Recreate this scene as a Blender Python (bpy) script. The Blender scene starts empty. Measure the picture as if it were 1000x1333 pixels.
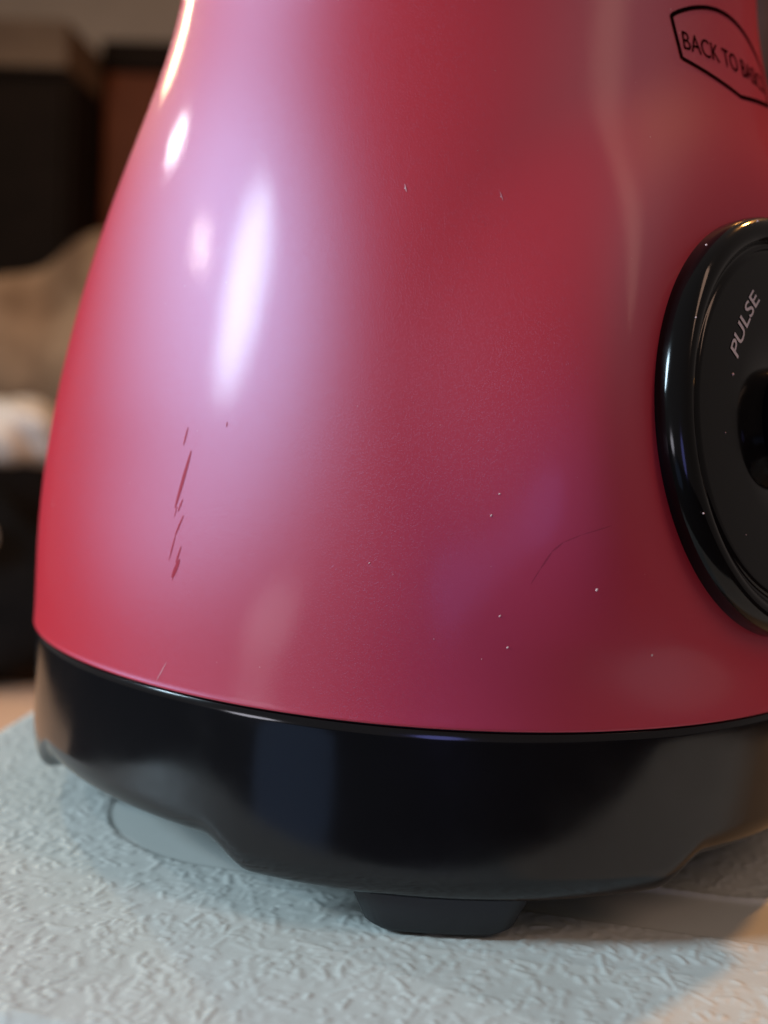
import bpy, bmesh, math, random
import numpy as np
from mathutils import Vector, Matrix
random.seed(4); np.random.seed(4)
R_ = math.radians
S = 0.065            # metres per base radius: the body is modelled in base radii
ZT = 0.385           # height of the red/black seam above the table top, in base radii
scn = bpy.context.scene
COL = scn.collection

# ------------------------------------------------------------------ camera
cd = bpy.data.cameras.new('Camera'); cam = bpy.data.objects.new('Camera', cd); COL.objects.link(cam)
fw = Vector((-0.05059, 0.99511, -0.08478)); rt = Vector((0.99707, 0.05520, 0.05291)); up = Vector((-0.05733, 0.08186, 0.99499))
M = Matrix.Identity(4)
for i in range(3):
    M[i][0] = rt[i]; M[i][1] = up[i]; M[i][2] = -fw[i]
M[0][3], M[1][3], M[2][3] = 0.0, -0.17597, 0.05803
cam.matrix_world = M
cd.sensor_fit = 'HORIZONTAL'; cd.sensor_width = 36; cd.lens = 48.6
cd.clip_start = 0.01; cd.clip_end = 50
cd.dof.use_dof = True; cd.dof.focus_distance = 0.116; cd.dof.aperture_fstop = 19
scn.camera = cam

# ------------------------------------------------------------------ world and lamps
w = bpy.data.worlds.new('World'); scn.world = w; w.use_nodes = True
bg = w.node_tree.nodes['Background']; bg.inputs[0].default_value = (1.0, 0.84, 0.76, 1); bg.inputs[1].default_value = 0.16
def lamp(name, az, el, dist, sx, sy, watts, col, origin=(0, 0, 0.075), roll=0, shape='RECTANGLE'):
    a, e = R_(az), R_(el)
    d = Vector((math.sin(a)*math.cos(e), -math.cos(a)*math.cos(e), math.sin(e)))
    l = bpy.data.lights.new(name, 'AREA'); l.shape = shape; l.size = sx; l.size_y = sy
    l.energy = watts; l.color = col
    o = bpy.data.objects.new(name, l); COL.objects.link(o)
    o.location = Vector(origin) + d*dist
    o.rotation_euler = ((-d).to_track_quat('-Z', 'Y').to_matrix() @ Matrix.Rotation(R_(roll), 3, 'Z')).to_euler()
    return o
def bulb(name, az, el, dist, radius, watts, col, origin=(0, 0, 0.075)):
    a, e = R_(az), R_(el); l = bpy.data.lights.new(name, 'POINT'); l.shadow_soft_size = radius; l.energy = watts; l.color = col
    o = bpy.data.objects.new(name, l); COL.objects.link(o)
    o.location = Vector(origin)+Vector((math.sin(a)*math.cos(e), -math.cos(a)*math.cos(e), math.sin(e)))*dist
    return o
lamp('window_daylight', -74, 23.5, 1.7, 0.30, 0.58, 31, (0.62, 0.84, 1.0), shape='ELLIPSE', roll=-8)
bulb('warm_lamp_behind', -139, 26, 1.9, 0.05, 18.0, (1.0, 0.70, 0.36))
lamp('white_bulb', -112.5, 27.3, 1.8, 0.045, 0.07, 5.0, (0.95, 0.96, 1.0), shape='ELLIPSE')
lamp('small_bulb', -90, 23.2, 1.8, 0.03, 0.03, 2.6, (1.0, 0.9, 0.8), shape='ELLIPSE')
bulb('warm_ceiling_lamp', 138, 50, 1.9, 0.05, 56, (1.0, 0.42, 0.10))
lamp('soft_room_lamp', 64, 46, 1.8, 0.26, 1.2, 4.0, (1.0, 0.62, 0.45), shape='ELLIPSE')
lamp('pale_reflection_light', -46, -8, 1.1, 0.26, 0.18, 1.0, (0.9, 0.88, 1.0), shape='ELLIPSE')  # added light, stands in for something pale mirrored low in the red paint
lamp('blue_reflection_light', -35, -22, 1.1, 0.40, 0.26, 0.11, (0.35, 0.55, 1.0), shape='ELLIPSE')  # added light in place of something blue mirrored in the black skirt
lamp('violet_reflection_light', 3, -5, 0.9, 0.20, 0.26, 0.50, (0.28, 0.30, 1.0), shape='ELLIPSE')  # added light, no real screen: makes the violet reflection on the housing
vs = scn.view_settings
vs.view_transform = 'Standard'; vs.look = 'None'; vs.gamma = 1; vs.exposure = 0.0; vs.use_curve_mapping = False

# ------------------------------------------------------------------ helpers
def tag(o, label=None, cat=None, group=None, kind=None):
    for k, v in (('label', label), ('category', cat), ('group', group), ('kind', kind)):
        if v: o[k] = v
    return o
def link(name, me, mat, parent=None, smooth=True):
    o = bpy.data.objects.new(name, me); COL.objects.link(o)
    if mat and not me.materials: me.materials.append(mat)
    if smooth: me.polygons.foreach_set('use_smooth', [True]*len(me.polygons))
    if parent: o.parent = parent
    return o
def mesh_np(name, V, F):
    me = bpy.data.meshes.new(name)
    V = np.asarray(V, dtype=np.float32); F = np.asarray(F, dtype=np.int32)
    n = F.shape[1]
    me.vertices.add(len(V)); me.vertices.foreach_set('co', V.ravel())
    me.loops.add(F.size); me.loops.foreach_set('vertex_index', F.ravel())
    me.polygons.add(len(F)); me.polygons.foreach_set('loop_start', np.arange(0, F.size, n, dtype=np.int32))
    me.polygons.foreach_set('loop_total', np.full(len(F), n, dtype=np.int32))
    me.update(calc_edges=True); me.validate()
    return me
def grid_faces(nr, nc, closed=False, flip=False):
    i = np.arange(nr-1)[:, None]; j = np.arange(nc if closed else nc-1)[None, :]
    j2 = (j+1) % nc
    a = i*nc+j; b = i*nc+j2; c = (i+1)*nc+j2; d = (i+1)*nc+j
    F = np.stack([a, b, c, d], -1).reshape(-1, 4)
    return F[:, ::-1] if flip else F
def sstep(a, b, x):
    t = np.clip((np.asarray(x, dtype=float)-a)/(b-a), 0, 1); return t*t*(3-2*t)
def bm_obj(name, bm, mat, parent=None, smooth=False):
    me = bpy.data.meshes.new(name); bm.to_mesh(me); bm.free()
    return link(name, me, mat, parent, smooth)
def box_obj(name, lo, hi, mat, parent=None, bev=0.0):
    bm = bmesh.new(); bmesh.ops.create_cube(bm, size=1)
    for v in bm.verts: v.co = Vector([lo[k]+(hi[k]-lo[k])*(v.co[k]+.5) for k in range(3)])
    if bev: bmesh.ops.bevel(bm, geom=bm.edges[:], offset=bev, segments=3, profile=.5, affect='EDGES')
    return bm_obj(name, bm, mat, parent, smooth=False)

# ------------------------------------------------------------------ materials
def mat(name, col, rough=.5, **kw):
    m = bpy.data.materials.new(name); m.use_nodes = True
    b = m.node_tree.nodes['Principled BSDF']
    b.inputs['Base Color'].default_value = (*col, 1); b.inputs['Roughness'].default_value = rough
    for k, v in kw.items():
        b.inputs[k.replace('_', ' ')].default_value = v
    return m, m.node_tree, b
def noise(nt, scale, detail=3, rough=.5, coord='Object', dist=0.0):
    tc = nt.nodes.new('ShaderNodeTexCoord'); n = nt.nodes.new('ShaderNodeTexNoise')
    n.inputs['Scale'].default_value = scale; n.inputs['Detail'].default_value = detail
    n.inputs['Roughness'].default_value = rough; n.inputs['Distortion'].default_value = dist
    nt.links.new(tc.outputs[coord], n.inputs['Vector']); return n
def ramp(nt, src, stops):
    r = nt.nodes.new('ShaderNodeValToRGB')
    while len(r.color_ramp.elements) < len(stops): r.color_ramp.elements.new(.5)
    for e, (p, c) in zip(r.color_ramp.elements, stops):
        e.position = p; e.color = c if len(c) == 4 else (*c, 1)
    nt.links.new(src, r.inputs[0]); return r
def bump(nt, src, strength, dist, to):
    b = nt.nodes.new('ShaderNodeBump'); b.inputs['Strength'].default_value = strength; b.inputs['Distance'].default_value = dist
    nt.links.new(src, b.inputs['Height'])
    for t in to: nt.links.new(b.outputs[0], t)
    return b

# pearl red paint: red pigment, a broad lilac pearl lobe and a clear top coat with fine orange peel
PAINT, nt, b = mat('pearl_red_paint', (.60, .033, .046), .5, Specular_IOR_Level=0.0, Coat_Weight=.25, Coat_Roughness=.12, Coat_IOR=1.42, Metallic=.03)
n1 = noise(nt, 5200, 2, .6); bump(nt, n1.outputs['Fac'], .30, .00003, [b.inputs['Coat Normal']])
n2 = noise(nt, 55, 5, .65, dist=.6)
r2 = ramp(nt, n2.outputs['Fac'], [(.35, (.07,)*3), (.7, (.125,)*3)]); nt.links.new(r2.outputs[0], b.inputs['Coat Roughness'])
fl = nt.nodes.new('ShaderNodeTexVoronoi'); fl.inputs['Scale'].default_value = 6500
tc = nt.nodes.new('ShaderNodeTexCoord'); nt.links.new(tc.outputs['Object'], fl.inputs['Vector'])
gl = nt.nodes.new('ShaderNodeBsdfAnisotropic'); gl.inputs['Color'].default_value = (.44, .66, 1.0, 1); gl.inputs['Roughness'].default_value = .485; gl.distribution = 'BECKMANN'
bump(nt, fl.outputs['Color'], .5, .00003, [gl.inputs['Normal']])
mx = nt.nodes.new('ShaderNodeMixShader'); mx.inputs[0].default_value = .104
nt.links.new(b.outputs[0], mx.inputs[1]); nt.links.new(gl.outputs[0], mx.inputs[2])
nt.links.new(mx.outputs[0], nt.nodes['Material Output'].inputs['Surface'])
# glossy black plastics
BLACK, nt, b = mat('glossy_black_plastic', (.006, .006, .007), .09)
n1 = noise(nt, 90, 4, .6); r1 = ramp(nt, n1.outputs['Fac'], [(.4, (.11,)*3), (.75, (.20,)*3)]); nt.links.new(r1.outputs[0], b.inputs['Roughness'])
bump(nt, noise(nt, 260, 2).outputs['Fac'], .02, .0004, [b.inputs['Normal']])
DIALM, nt, b = mat('black_dial_plastic', (.005, .0045, .0045), .10, Specular_IOR_Level=.28)
n1 = noise(nt, 120, 4, .6); r1 = ramp(nt, n1.outputs['Fac'], [(.4, (.08,)*3), (.75, (.2,)*3)]); nt.links.new(r1.outputs[0], b.inputs['Roughness'])
RUBBER, nt, b = mat('black_rubber', (.018, .02, .021), .62)
bump(nt, noise(nt, 4000, 2).outputs['Fac'], .2, .0001, [b.inputs['Normal']])
INK, *_ = mat('black_print', (.010, .003, .003), .6, Specular_IOR_Level=0.0)
WHITE_INK, *_ = mat('grey_print', (.75, .68, .66), .5)
SCRATCH, *_ = mat('scratched_paint', (.50, .022, .05), .6, Alpha=.72, Specular_IOR_Level=.25)
PALE, *_ = mat('pale_scratch', (.70, .28, .32), .6)
DUST, *_ = mat('pale_dust', (.85, .6, .58), .8)
GAP, *_ = mat('seam_gap', (.01, .006, .006), .6)
LID, nt, b = mat('pale_grey_moulded_plastic', (.52, .56, .55), .48, Specular_IOR_Level=.4)
n1 = noise(nt, 45, 5, .6); r1 = ramp(nt, n1.outputs['Fac'], [(.25, (.53, .555, .52)), (.42, (.60, .63, .59)), (.7, (.66, .685, .645))]); nt.links.new(r1.outputs[0], b.inputs['Base Color'])
bump(nt, noise(nt, 2500, 3).outputs['Fac'], .12, .0001, [b.inputs['Normal']])

# ------------------------------------------------------------------ background of the place (all far out of focus)
def bgmat(name, c1, c2, scale, rough=.7):
    m, nt, b = mat(name, c1, rough); n = noise(nt, scale, 4, .6)
    r = ramp(nt, n.outputs['Fac'], [(.35, c1), (.68, c2)]); nt.links.new(r.outputs[0], b.inputs['Base Color'])
    b.inputs['Specular IOR Level'].default_value = .15; bump(nt, n.outputs['Fac'], .3, .01, [b.inputs['Normal']]); return m
FLOORM = bgmat('dark_floor', (.030, .022, .018), (.045, .033, .027), 3)
WALLM = bgmat('greige_wall', (.20, .175, .16), (.25, .22, .205), 2)
SHELFM = bgmat('brown_grey_wood', (.085, .06, .048), (.13, .095, .075), 5)
WOODM = bgmat('red_brown_wood', (.085, .026, .014), (.12, .04, .022), 6, .7)
DARKM = bgmat('near_black_wood', (.006, .004, .0035), (.011, .007, .006), 5, .9)
TANM = bgmat('tan_cloth', (.13, .082, .055), (.36, .25, .175), 5, .9)
BAGM = bgmat('black_fabric', (.004, .004, .005), (.012, .012, .013), 12, .95)
WHITEM = bgmat('white_cloth', (.50, .48, .47), (.80, .77, .76), 10, .9)
CURT = bgmat('purple_grey_cloth', (.05, .04, .05), (.09, .07, .09), 7, .8)
FZ = -0.50
tag(box_obj('floor', (-3, -2.5, FZ-.05), (3, 2.8, FZ), FLOORM), kind='structure')
tag(box_obj('wall', (-3, 2.8, FZ), (3, 2.9, 2.2), WALLM), kind='structure')

rug = box_obj('tan_rug', (-1.5, .6, FZ), (-.45, 1.75, FZ+.02), bgmat('tan_rug', (.74, .52, .38), (.82, .60, .46), 8, .9), None, .008)
tag(rug, 'pale tan rug on the floor, a blurred wedge at left edge', 'rug')
dc = bpy.data.objects.new('dark_cabinet', None); COL.objects.link(dc); dc.location = (-1.65, 2.6, FZ)
tag(dc, 'near-black tall cabinet blurred behind the tan throw, left background', 'cabinet')
def loc_box(name, lo, hi, m, parent, bev=0.004):
    l = parent.location; o = box_obj(name, [lo[k]-l[k] for k in range(3)], [hi[k]-l[k] for k in range(3)], m, parent, bev); return o
loc_box('carcass', (-2.3, 2.52, FZ), (-.99, 2.78, .90), DARKM, dc)
loc_box('door', (-2.28, 2.5, FZ+.05), (-1.655, 2.52, .88), DARKM, dc)
loc_box('door', (-1.645, 2.5, FZ+.05), (-1.01, 2.52, .88), DARKM, dc)
loc_box('cornice', (-2.34, 2.46, .905), (-.99, 2.78, 1.02), SHELFM, dc)
wd = bpy.data.objects.new('wooden_door', None); COL.objects.link(wd); wd.location = (-.6, 2.75, FZ)
tag(wd, 'reddish-brown wooden door with dark top rail, out of focus behind the blender', 'door')
loc_box('panel', (-.98, 2.72, FZ), (-.12, 2.79, .98), WOODM, wd)
loc_box('top_rail', (-.985, 2.70, .985), (-.10, 2.79, 1.06), DARKM, wd)
# curtain at the right: a folded sheet
cx = np.linspace(.52, 1.5, 120); cz = np.linspace(FZ+.02, 1.7, 20)
X, Z = np.meshgrid(cx, cz); Y = 2.66+.035*np.sin(X*38)+.015*np.sin(X*71+1.3)
V1 = np.stack([X, Y, Z], -1).reshape(-1, 3); V2 = V1+np.array([0, .012, 0])
F1 = grid_faces(20, 120)
cu = link('dark_curtain', mesh_np('dark_curtain', np.r_[V1, V2], np.r_[F1, F1[:, ::-1]+len(V1)]), CURT)
tag(cu, 'dark purple-grey curtain blurred at the top right edge', 'curtain')
# lumpy soft things
def lump(name, c, r, m, seed, amp=.12, parent=None, n=40, flat=None):
    rs = np.random.RandomState(seed); K = rs.normal(size=(9, 3))*2.2; ph = rs.uniform(0, 6.28, 9)
    th = np.linspace(0.001, math.pi-.001, n); phi = np.linspace(0, 2*math.pi, 2*n, endpoint=False)
    T, P = np.meshgrid(th, phi, indexing='ij')
    D = np.stack([np.sin(T)*np.cos(P), np.sin(T)*np.sin(P), np.cos(T)], -1)
    f = 1+amp*np.sin(D@K.T+ph).mean(-1)*2.2
    V = D*f[..., None]*np.array(r)
    if flat is not None: V[..., 2] = np.maximum(V[..., 2], flat)
    me = mesh_np(name, V.reshape(-1, 3), grid_faces(n, 2*n, closed=True, flip=True))
    o = link(name, me, m, parent); o.location = c; return o
ac = bpy.data.objects.new('dark_armchair', None); COL.objects.link(ac); ac.location = (-1.25, 2.2, FZ)
tag(ac, 'dark armchair under the tan throw, blurred at left', 'armchair')
loc_box('seat', (-1.7, 1.95, FZ+.12), (-.80, 2.42, -.02), DARKM, ac, .04)
loc_box('backrest', (-1.7, 2.3, FZ+.12), (-.80, 2.46, .26), DARKM, ac, .04)
for (x, y) in ((-1.65, 1.98), (-.86, 1.98), (-1.65, 2.40), (-.86, 2.40)):
    loc_box('leg', (x-.025, y-.025, FZ), (x+.025, y+.025, FZ+.13), DARKM, ac)
tag(lump('tan_throw', (-.84, 2.17, .15), (.25, .16, .27), TANM, 3, .34, flat=-.2), 'tan throw heaped on the armchair, blurred left of the blender', 'blanket')
bgp = bpy.data.objects.new('black_bag', None); COL.objects.link(bgp); bgp.location = (-1.02, 1.72, FZ)
tag(bgp, 'black soft bag standing behind the tan rug at the far left', 'bag')
o = lump('bag_body', (0, 0, .21), (.34, .14, .24), BAGM, 8, .1, bgp, flat=-.205)
o = lump('tag', (.215, -.135, .325), (.035, .015, .04), WHITEM, 5, .1, bgp, n=16)
tag(lump('white_bundle', (-.775, 1.70, .0), (.080, .075, .062), WHITEM, 12, .34, n=30), 'white round cloth bundle on the black bag, blurred at left edge', 'cloth')

# ------------------------------------------------------------------ the moulded grey table top (height-field relief)
def table():
    ax, ay, rc, re = 1.56, 1.49, .42, .05       # half sizes, corner radius, edge radius (base radii)
    ctr = np.array([.375, .13]); rot = R_(-3.0)
    nx, ny = 860, 820
    gx = np.linspace(-ax, ax, nx); gy = np.linspace(-ay, ay, ny)
    X, Y = np.meshgrid(gx, gy); sp = gx[1]-gx[0]
    # raised worm-like grain: short ridges of many directions, patches sharing a direction
    H = np.zeros((ny, nx)); rs = np.random.RandomState(11)
    N = 27000
    cxs = rs.uniform(0, nx, N); cys = rs.uniform(0, ny, N)
    ang = 2.6*np.sin(cxs*.021+1)*np.cos(cys*.025)+1.8*np.sin(cxs*.05-cys*.043)+rs.normal(0, .75, N)
    L = rs.gamma(1.7, .0040, N)+.001; Wd = rs.uniform(.0036, .0060, N); A = rs.uniform(.15, 1, N)**1.3; cv = rs.normal(0, 4, N)
    for k in range(N):
        h = int((L[k]+.022)/sp)+1
        i0, i1 = max(0, int(cys[k])-h), min(ny, int(cys[k])+h+1); j0, j1 = max(0, int(cxs[k])-h), min(nx, int(cxs[k])+h+1)
        if i1 <= i0 or j1 <= j0: continue
        dy = (np.arange(i0, i1)[:, None]-cys[k])*sp; dx = (np.arange(j0, j1)[None, :]-cxs[k])*sp
        c, s = math.cos(ang[k]), math.sin(ang[k]); u = dx*c+dy*s; v = -dx*s+dy*c - cv[k]*u*u
        q = np.maximum(np.abs(u)-L[k], 0)
        e = A[k]*np.exp(-(v*v+q*q)/(2*Wd[k]**2))
        np.maximum(H[i0:i1, j0:j1], e, out=H[i0:i1, j0:j1])
    H *= .0025
    # smooth band: a rounded-rectangle strip, slightly sunk
    wx = X*math.cos(rot)-Y*math.sin(rot)+ctr[0]; wy = X*math.sin(rot)+Y*math.cos(rot)+ctr[1]
    a = R_(-8); bx0, by0 = .28, .42
    lx = (wx-bx0)*math.cos(a)+(wy-by0)*math.sin(a); ly = -(wx-bx0)*math.sin(a)+(wy-by0)*math.cos(a)
    def sd(hx, hy, r):
        qx = np.abs(lx)-hx+r; qy = np.abs(ly)-hy+r
        return np.hypot(np.maximum(qx, 0), np.maximum(qy, 0))+np.minimum(np.maximum(qx, qy), 0)-r
    so = sd(.87, 1.235, .34); si = sd(.66, 1.055, .16)
    inside = sstep(.004, -.012, so)*sstep(-.004, .012, si)
    H = H*(1-inside)-.0030*inside+.004*np.exp(-(si/.010)**2)
    H += .0012*np.sin(wx*9)*np.sin(wy*7)
    # outer edge rounding and rounded corners
    d = np.minimum(ax-np.abs(X), ay-np.abs(Y)); t = np.clip(1-d/re, 0, 1)
    H = H*(1-t)-re*(1-np.sqrt(np.maximum(0, 1-t*t)))
    s = np.clip((np.abs(X)-(ax-rc))/rc, 0, 1); tt = np.clip((np.abs(Y)-(ay-rc))/rc, 0, 1)
    k = np.where((s > 0) & (tt > 0), np.maximum(s, tt)/np.maximum(np.hypot(s, tt), 1e-9), 1)
    mx = np.where(k < 1, np.sign(X)*(ax-rc+rc*s*k), X); my = np.where(k < 1, np.sign(Y)*(ay-rc+rc*tt*k), Y)
    wx = mx*math.cos(rot)-my*math.sin(rot)+ctr[0]; wy = mx*math.sin(rot)+my*math.cos(rot)+ctr[1]
    V = np.stack([wx, wy, H], -1).reshape(-1, 3)*S
    V[:, 2] -= .0045*S
    F = grid_faces(ny, nx)
    idx = np.arange(ny*nx).reshape(ny, nx)
    ring = np.r_[idx[0, :-1], idx[:-1, -1], idx[-1, :0:-1], idx[:0:-1, 0]]
    lo = V[ring].copy(); lo[:, 2] = -.035
    n0 = len(V); m = len(ring); j = np.arange(m); j2 = (j+1) % m
    F2 = np.stack([ring[j], n0+j, n0+j2, ring[j2]], -1)
    me = mesh_np('table_top', np.r_[V, lo], np.r_[F, F2])
    return link('table_top', me, LID)
tt_ = tag(table(), kind='structure')
pb = box_obj('pedestal', (-.045, -.06, FZ), (.095, .085, -.03), LID, tt_, .01)

# ------------------------------------------------------------------ the blender base
BL = bpy.data.objects.new('blender_base', None); COL.objects.link(BL)
tag(BL, 'pearl red countertop blender base with black skirt, round black dial and printed badge', 'blender')
def P3(A):      # base radii (seam at 0) -> metres (table at 0)
    A = np.asarray(A, dtype=float).copy(); A[..., 2] += ZT; return A*S
pz = np.array([0, .2, .35, .5, .6, .7, .8, .9, 1., 1.1, 1.2, 1.3, 1.4, 1.5, 1.6, 1.75])
pr = np.array([.996, .995, .985, .9672, .9492, .9268, .9014, .8739, .8425, .8070, .7715, .7385, .7112, .695, .688, .684])
co = np.polyfit(pz, pr, 7)
def prof(z): return np.polyval(co, np.clip(z, 0, 1.75))
# dial frame
KA, KZ, KT, KR = R_(44.5), .546, .15, .975
Kn = np.array([math.sin(KA)*math.cos(KT), -math.cos(KA)*math.cos(KT), math.sin(KT)])
K1 = np.array([math.cos(KA), math.sin(KA), 0.]); K2 = np.cross(Kn, K1)
Kc = np.array([math.sin(KA)*KR, -math.cos(KA)*KR, KZ])
def boss(V):
    D = V-Kc; u = D@K1; v = D@K2; h = D@Kn
    rho = np.hypot(u, v)
    q_ = np.clip((rho-.34)/.40, 0, 1); wgt = (1-q_**3*(q_*(6*q_-15)+10))*sstep(.0, .16, V[..., 2])*(h > -.6)
    return V+Kn*(wgt*np.maximum(0, -.056-h))[..., None]
def squar(z):   # cross-section: a softly squared circle, roundest at the top
    q = lambda a, b, x: (lambda t: t**3*(t*(6*t-15)+10))(np.clip((x-a)/(b-a), 0, 1))
    return .007+.021*q(-.1, .5, z)*(1-q(.5, 1.45, z))-.007*q(.7, 1.6, z)
def on_body(az, z, off=0.0):
    az = np.asarray(az, dtype=float); z = np.asarray(z, dtype=float)
    e = squar(z); r = prof(z)*(1+e*np.cos(4*(az-R_(4.5))))/(1+.87*e)+off
    V = np.stack([r*np.sin(az), -r*np.cos(az), z+0*az], -1)
    return boss(V)
NA = 480
azs = np.linspace(0, 2*math.pi, NA, endpoint=False)
zs = np.r_[np.linspace(.006, 1.72, 230)]
rows = []
for z in zs: rows.append(on_body(azs, np.full(NA, z)))
SQ = (1+.007*np.cos(4*(azs-R_(4.5))))/(1+.87*.007)
def ringrow(r, z): return np.stack([r*SQ*np.sin(azs), -r*SQ*np.cos(azs), np.full(NA, z)], -1)
low = [ringrow(.955, .0), ringrow(.991, .0), ringrow(.9945, .0012), ringrow(.9958, .0034)]
top = [ringrow(.680, 1.735), ringrow(.668, 1.743), ringrow(.63, 1.745)]
V = np.stack(low+rows+top)
body = link('housing', mesh_np('housing', P3(V).reshape(-1, 3), grid_faces(V.shape[0], NA, closed=True)), PAINT, BL)
body['label'] = 'pearl red tapering plastic housing'
# dark gap ring behind the seam
V = np.stack([ringrow(.975, -.02), ringrow(.9835, -.012), ringrow(.9835, .003), ringrow(.96, .006)])
link('seam_ring', mesh_np('seam_ring', P3(V).reshape(-1, 3), grid_faces(4, NA, closed=True)), GAP, BL)
# collar and socket at the top (above the frame)
V = np.stack([ringrow(r, z) for r, z in ((.60, 1.745), (.662, 1.748), (.672, 1.76), (.672, 1.83), (.66, 1.845), (.58, 1.85), (.56, 1.84), (.55, 1.70), (.25, 1.69), (.23, 1.74), (.0, 1.75))])
link('collar', mesh_np('collar', P3(V).reshape(-1, 3), grid_faces(V.shape[0], NA, closed=True)), BLACK, BL)
# black skirt with lobed lower rim
FC = [R_(4.5+90*k) for k in range(4)]
dmin = np.min([np.abs((azs-f+math.pi) % (2*math.pi)-math.pi) for f in FC], axis=0)
rim = -.312+(.312-.262)*sstep(R_(22.5), R_(29.0), dmin)
rows = []
def row(r, z): rows.append(np.stack([r*SQ*np.sin(azs), -r*SQ*np.cos(azs), z+0*azs], -1))
row(.95, np.full(NA, -.004)); row(.98, np.full(NA, -.004)); row(.9908, np.full(NA, -.0040)); row(.9911, np.full(NA, -.0043))
for t in np.linspace(0.04, 1, 20): row(.9915-.0015*t, -.01+(rim+.055+.01)*t)
for t in np.linspace(.05, 1, 16):
    a = t*math.pi/2; row(.955+.035*math.cos(a), rim+.055-.055*math.sin(a))
row(.93, rim); row(.926, rim+.004); row(.92, np.full(NA, -.225)); row(.6, np.full(NA, -.215)); row(.0, np.full(NA, -.21))
V = np.stack(rows)
sk = link('skirt', mesh_np('skirt', P3(V).reshape(-1, 3), grid_faces(V.shape[0], NA, closed=True, flip=True)), BLACK, BL)
sk['label'] = 'glossy black lower skirt with scalloped rim'
# rubber feet
def foot_mesh():
    n = 26; bm = bmesh.new()
    def outline(half, r0, r1, z, rc):
        pts = []
        aa = np.linspace(-half, half, n)
        e = 1-np.clip((np.abs(aa)-(half-rc))/rc, 0, 1)**2
        e = 1-np.sqrt(np.maximum(0, e))
        for a, q in zip(aa, e): r = r0-q*.07; pts.append((r*math.sin(a), -r*math.cos(a), z))
        for a, q in zip(aa[::-1], e[::-1]): r = r1+q*.03; pts.append((r*math.sin(a), -r*math.cos(a), z))
        return pts
    H0 = -ZT
    layers = [outline(R_(7.6), .930, .74, H0, R_(3)), outline(R_(8.3), .948, .735, H0+.004, R_(3.5)), outline(R_(9.0), .953, .73, H0+.012, R_(3.5)), outline(R_(11.5), .955, .72, -.295, R_(3.5)), outline(R_(11.7), .955, .72, -.262, R_(3.5))]
    vs_ = [[bm.verts.new(P3(np.array(p))) for p in l] for l in layers]
    m = 2*n
    for a, b_ in zip(vs_[:-1], vs_[1:]):
        for j in range(m): bm.faces.new((a[j], a[(j+1) % m], b_[(j+1) % m], b_[j]))
    bm.faces.new(vs_[0][::-1]); bm.faces.new(vs_[-1])
    bmesh.ops.recalc_face_normals(bm, faces=bm.faces[:])
    me = bpy.data.meshes.new('foot'); bm.to_mesh(me); bm.free(); return me
fm = foot_mesh()
for k in range(4):
    o = link('foot', fm, RUBBER, BL); o.rotation_euler.z = FC[k]-R_(1.6)

# ------------------------------------------------------------------ dial
def dial_pts(u, v, h): return P3(Kc+np.multiply.outer(u, K1)+np.multiply.outer(v, K2)+np.multiply.outer(h-.024, Kn))
def dial_lathe(name, pts, m, parent, n=160):
    t = np.linspace(0, 2*math.pi, n, endpoint=False); rows = []
    for r, h in pts: rows.append(dial_pts(r*np.cos(t), r*np.sin(t), np.full(n, h)))
    V = np.stack(rows)
    return link(name, mesh_np(name, V.reshape(-1, 3), grid_faces(len(pts), n, closed=True, flip=True)), m, parent)
def arc(c, rx, rh, a0, a1, n):
    return [(c[0]+rx*math.cos(a), c[1]+rh*math.sin(a)) for a in np.linspace(R_(a0), R_(a1), n)]
bez = [(.398, -.14), (.402, -.04)]+arc((.372, -.014), .030, .034, 0, 90, 12)+arc((.372, -.014), .026, .034, 96, 150, 7)+[(.345, .0015), (.341, .0005), (.338, .003)]+[(.332, .0062), (.326, .0065), (.21, .006), (.120, .006), (.116, .003), (.114, -.03), (.0, -.032)]
bz = dial_lathe('dial_bezel', bez, DIALM, BL)
bz['label'] = 'round glossy black dial bezel'
kn = [(.110, -.02), (.108, .02)]+arc((.068, .03), .040, .05, 0, 90, 16)+[(.055, .081), (.03, .083), (.0, .084)]
kb = dial_lathe('knob', kn, BLACK, BL)
# pointer fin on the knob
fin = []
bm = bmesh.new(); bmesh.ops.create_cube(bm, size=1)
for v in bm.verts:
    x, y, z = v.co
    v.co = Vector(dial_pts(np.array(x*.04*(.8 if z > 0 else 1)), np.array(y*.10*(.92 if z > 0 else 1)), np.array(.07+(z+.5)*.03)))
bmesh.ops.bevel(bm, geom=bm.edges[:], offset=.009*S, segments=3, profile=.5, affect='EDGES')
bm_obj('pointer', bm, BLACK, kb, smooth=True)

# ------------------------------------------------------------------ printing
def text_mesh(body_, shear=0.0, fat=0.0):
    c = bpy.data.curves.new('t', 'FONT'); c.body = body_; c.size = 1; c.shear = shear; c.resolution_u = 4; c.offset = fat; c.space_character = 1.0
    o = bpy.data.objects.new('t', c); COL.objects.link(o)
    dg = bpy.context.evaluated_depsgraph_get(); dg.update()
    me = bpy.data.meshes.new_from_object(o.evaluated_get(dg))
    bpy.data.objects.remove(o); bpy.data.curves.remove(c)
    bm = bmesh.new(); bm.from_mesh(me); bpy.data.meshes.remove(me)
    xs = [v.co.x for v in bm.verts]; ys = [v.co.y for v in bm.verts]
    caps = max(ys); x0, x1 = min(xs), max(xs)
    return bm, x0, x1, caps
bm, x0, x1, cap = text_mesh('BACK TO BASICS')
A0, A1 = 34.4, 60.5; ZB, CH = 1.256, .037
for v in bm.verts:
    s = (v.co.x-x0)/(x1-x0); a = R_(A0+(A1-A0)*s)
    v.co = Vector(P3(on_body(a, ZB+CH*v.co.y/cap, .0012)))
badge_bm = bm
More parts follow.
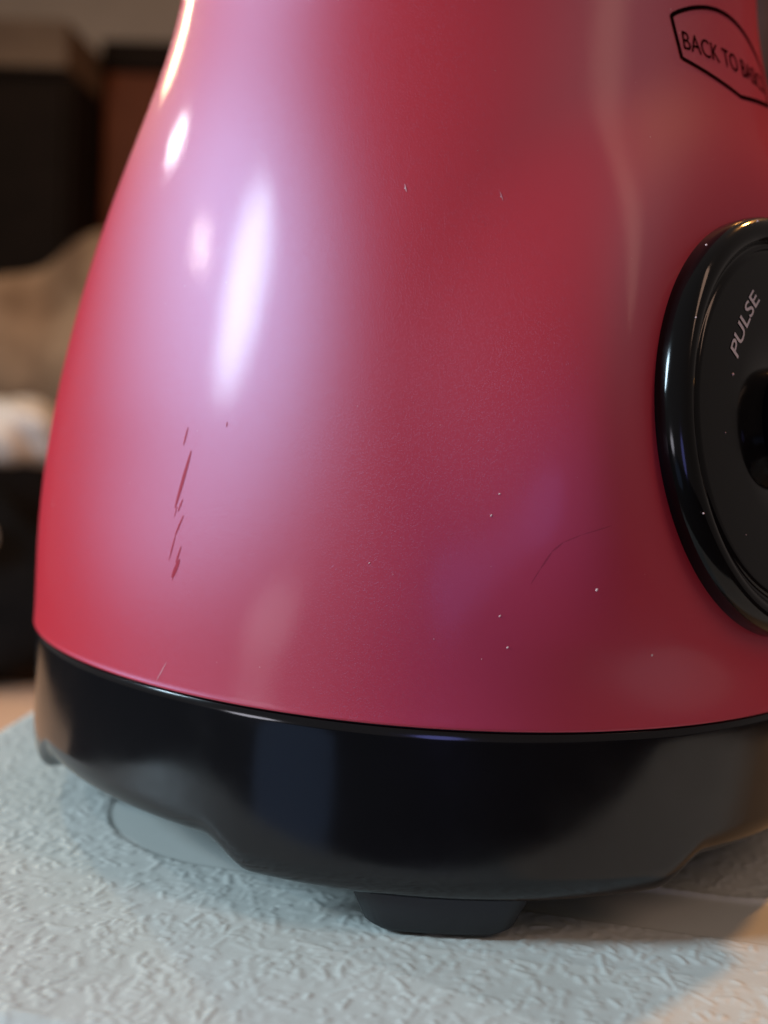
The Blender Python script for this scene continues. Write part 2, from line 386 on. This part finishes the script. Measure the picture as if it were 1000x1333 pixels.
def strip(pts, width, off=.0012):
    pts = np.array(pts); d = np.gradient(pts, axis=0); rr = .73
    d[:, 0] *= rr; L = np.hypot(d[:, 0], d[:, 1])[:, None]; nrm = np.stack([-d[:, 1], d[:, 0]], -1)/L; nrm[:, 0] /= rr
    a, b_ = pts+nrm*width/2, pts-nrm*width/2
    V = np.stack([on_body(a[:, 0], a[:, 1], off), on_body(b_[:, 0], b_[:, 1], off)])
    return P3(V).reshape(-1, 3), grid_faces(2, len(pts))
AL, AR = 32.6, 62.5; t = np.linspace(0, 1, 60); Vs, Fs, n0 = [], [], 0
topc = np.stack([R_(AL)+(R_(AR)-R_(AL))*t, 1.316+.058*np.sin(t*math.pi)**.8], -1)
botc = np.stack([R_(AL+1)+(R_(AR-1)-R_(AL+1))*t, 1.234-.032*(1-np.abs(2*t-1))], -1)
lft = np.stack([np.linspace(R_(AL), R_(AL+1), 8), np.linspace(1.318, 1.232, 8)], -1)
rgt = np.stack([np.linspace(R_(AR), R_(AR-1), 8), np.linspace(1.318, 1.232, 8)], -1)
for c_ in (topc, botc, lft, rgt):
    v_, f_ = strip(c_, .0085); Vs.append(v_); Fs.append(f_+n0); n0 += len(v_)
bo = link('badge_outline', mesh_np('badge_outline', np.concatenate(Vs), np.concatenate(Fs)), INK, BL)
bm_obj('lettering', badge_bm, INK, bo)
# PULSE round the dial face
bm, x0, x1, cap = text_mesh('PULSE', fat=.01)
a_, b_ = np.array([-.196, .114]), np.array([-.106, .230]); dr = (b_-a_)/np.linalg.norm(b_-a_); nr = np.array([-dr[1], dr[0]])
for v in bm.verts:
    s = (v.co.x-x0)/(x1-x0); q = a_+(b_-a_)*s+nr*(.006*4*s*(1-s)+.029*v.co.y/cap)
    v.co = Vector(dial_pts(np.array(q[0]), np.array(q[1]), np.array(.0075)))
bm_obj('lettering', bm, WHITE_INK, bz)

# ------------------------------------------------------------------ wear: scratches, a hair-fine scuff, dust
def sliver(a0, z0, a1, z1, wd, n=10, bend=0.):
    t = np.linspace(0, 1, n); c = np.stack([R_(a0)+(R_(a1)-R_(a0))*t+R_(bend)*np.sin(t*math.pi), z0+(z1-z0)*t], -1)
    d = np.gradient(c, axis=0); d[:, 0] *= .95; L = np.hypot(d[:, 0], d[:, 1])[:, None]; nn = np.stack([-d[:, 1], d[:, 0]], -1)/L; nn[:, 0] /= .95
    wv = (1.1*wd*np.sin(np.clip(t*.94+.03, 0, 1)*math.pi)**.45)[:, None]/2
    A, B = c+nn*wv, c-nn*wv
    return P3(np.stack([on_body(A[:, 0], A[:, 1], .0006), on_body(B[:, 0], B[:, 1], .0006)])).reshape(-1, 3), grid_faces(2, n)
SCR = [(-30.43, 0.4821, -30.77, 0.4476, 0.004), (-29.37, 0.4389, -30.7, 0.3321, 0.0078), (-29.65, 0.3493, -30.12, 0.3259, 0.0038), (-29.17, 0.3203, -30.07, 0.2821, 0.0038), (-29.98, 0.2851, -30.38, 0.2461, 0.003), (-28.88, 0.2645, -29.37, 0.2326, 0.0038), (-28.86, 0.2406, -29.68, 0.2051, 0.0085), (-24.42, 0.4963, -24.43, 0.4866, 0.0024), (-29.6, .305, -29.9, .285, .002), (-30.2, .262, -30.5, .235, .002), (-29.3, .225, -29.6, .2, .002), (-30.4, .335, -30.6, .315, .0022)]
def slivers(name, L, m):
    Vs, Fs, n0 = [], [], 0
    for q in L:
        v_, f_ = sliver(*q); Vs.append(v_); Fs.append(f_+n0); n0 += len(v_)
    return link(name, mesh_np(name, np.concatenate(Vs), np.concatenate(Fs)), m, body)
tag(slivers('scratch', SCR, SCRATCH), kind='stuff')
tag(slivers('pale_scratch', [(-29.24, .0505, -30.5, .0124, .0018), (-5.87, .9255, -5.55, .9108, .0026), (4.96, .9164, 5.22, .9006, .0015)], PALE), kind='stuff')
sc = np.array([(8.74, .2543), (9.3, .28), (9.95, .3081), (10.72, .3235), (12.16, .3365), (14.74, .3524), (18.86, .3664)])
SCUFF, *_ = mat('faint_scuff', (.16, .02, .04), .7, Alpha=.25)
tag(slivers('scuff', [(*sc[i], *sc[i+1], .0026 if i in (1, 2) else .0015) for i in range(5)], SCUFF), kind='stuff')
DU = [(-5.72, .9176, .0024), (5.01, .907, .0014), (2.39, .9906, .001), (4.65, .3642, .0028), (5.08, .3995, .0022), (6.51, .1987, .0026), (7.53, .146, .0028), (14.38, .2464, .0034), (21.43, .1345, .0028), (-6.25, .2736, .002), (5.13, .1246, .001), (-60.25, .2923, .0016), (32.67, 1.33, .0014), (33.98, 1.2861, .0014), (24.04, 1.0456, .001), (.44, .1541, .001), (34.8, .0036, .0014)]
rs = np.random.RandomState(2)
for _ in range(40): DU.append((rs.uniform(-60, 60), rs.uniform(.02, 1.2), rs.uniform(.0004, .0009)))
bm = bmesh.new()
for a, z, r in DU:
    v0 = bmesh.ops.create_icosphere(bm, subdivisions=1, radius=1)['verts']
    c = P3(on_body(R_(a), z, .0003)); k = rs.uniform(.5, .9); an = rs.uniform(.3, 1.6)
    for v in v0:
        x, y, zz = v.co; x2 = x*math.cos(an)*1.0-zz*k*math.sin(an); z2 = x*math.sin(an)+zz*k*math.cos(an)
        v.co = Vector(c)+Vector((x2*math.cos(R_(a))-y*.4*-math.sin(R_(a)), x2*math.sin(R_(a))+y*.4*-math.cos(R_(a)), z2))*r*S
tag(bm_obj('dust', bm, DUST, body, True), kind='stuff')
bm = bmesh.new()
for u, v, r in ((-.215, .085, .0028), (-.30, .30, .0022), (-.345, .17, .0016), (-.12, .372, .0022), (-.355, -.16, .0018), (-.25, -.02, .0012), (-.2, -.2, .0012)):
    q = bmesh.ops.create_icosphere(bm, subdivisions=1, radius=r*S)['verts']; h = .0068 if math.hypot(u, v) < .33 else .0195
    c = Vector(dial_pts(np.array(u), np.array(v), np.array(h)))
    for x in q: x.co += c
tag(bm_obj('dust', bm, DUST, bz, True), kind='stuff')
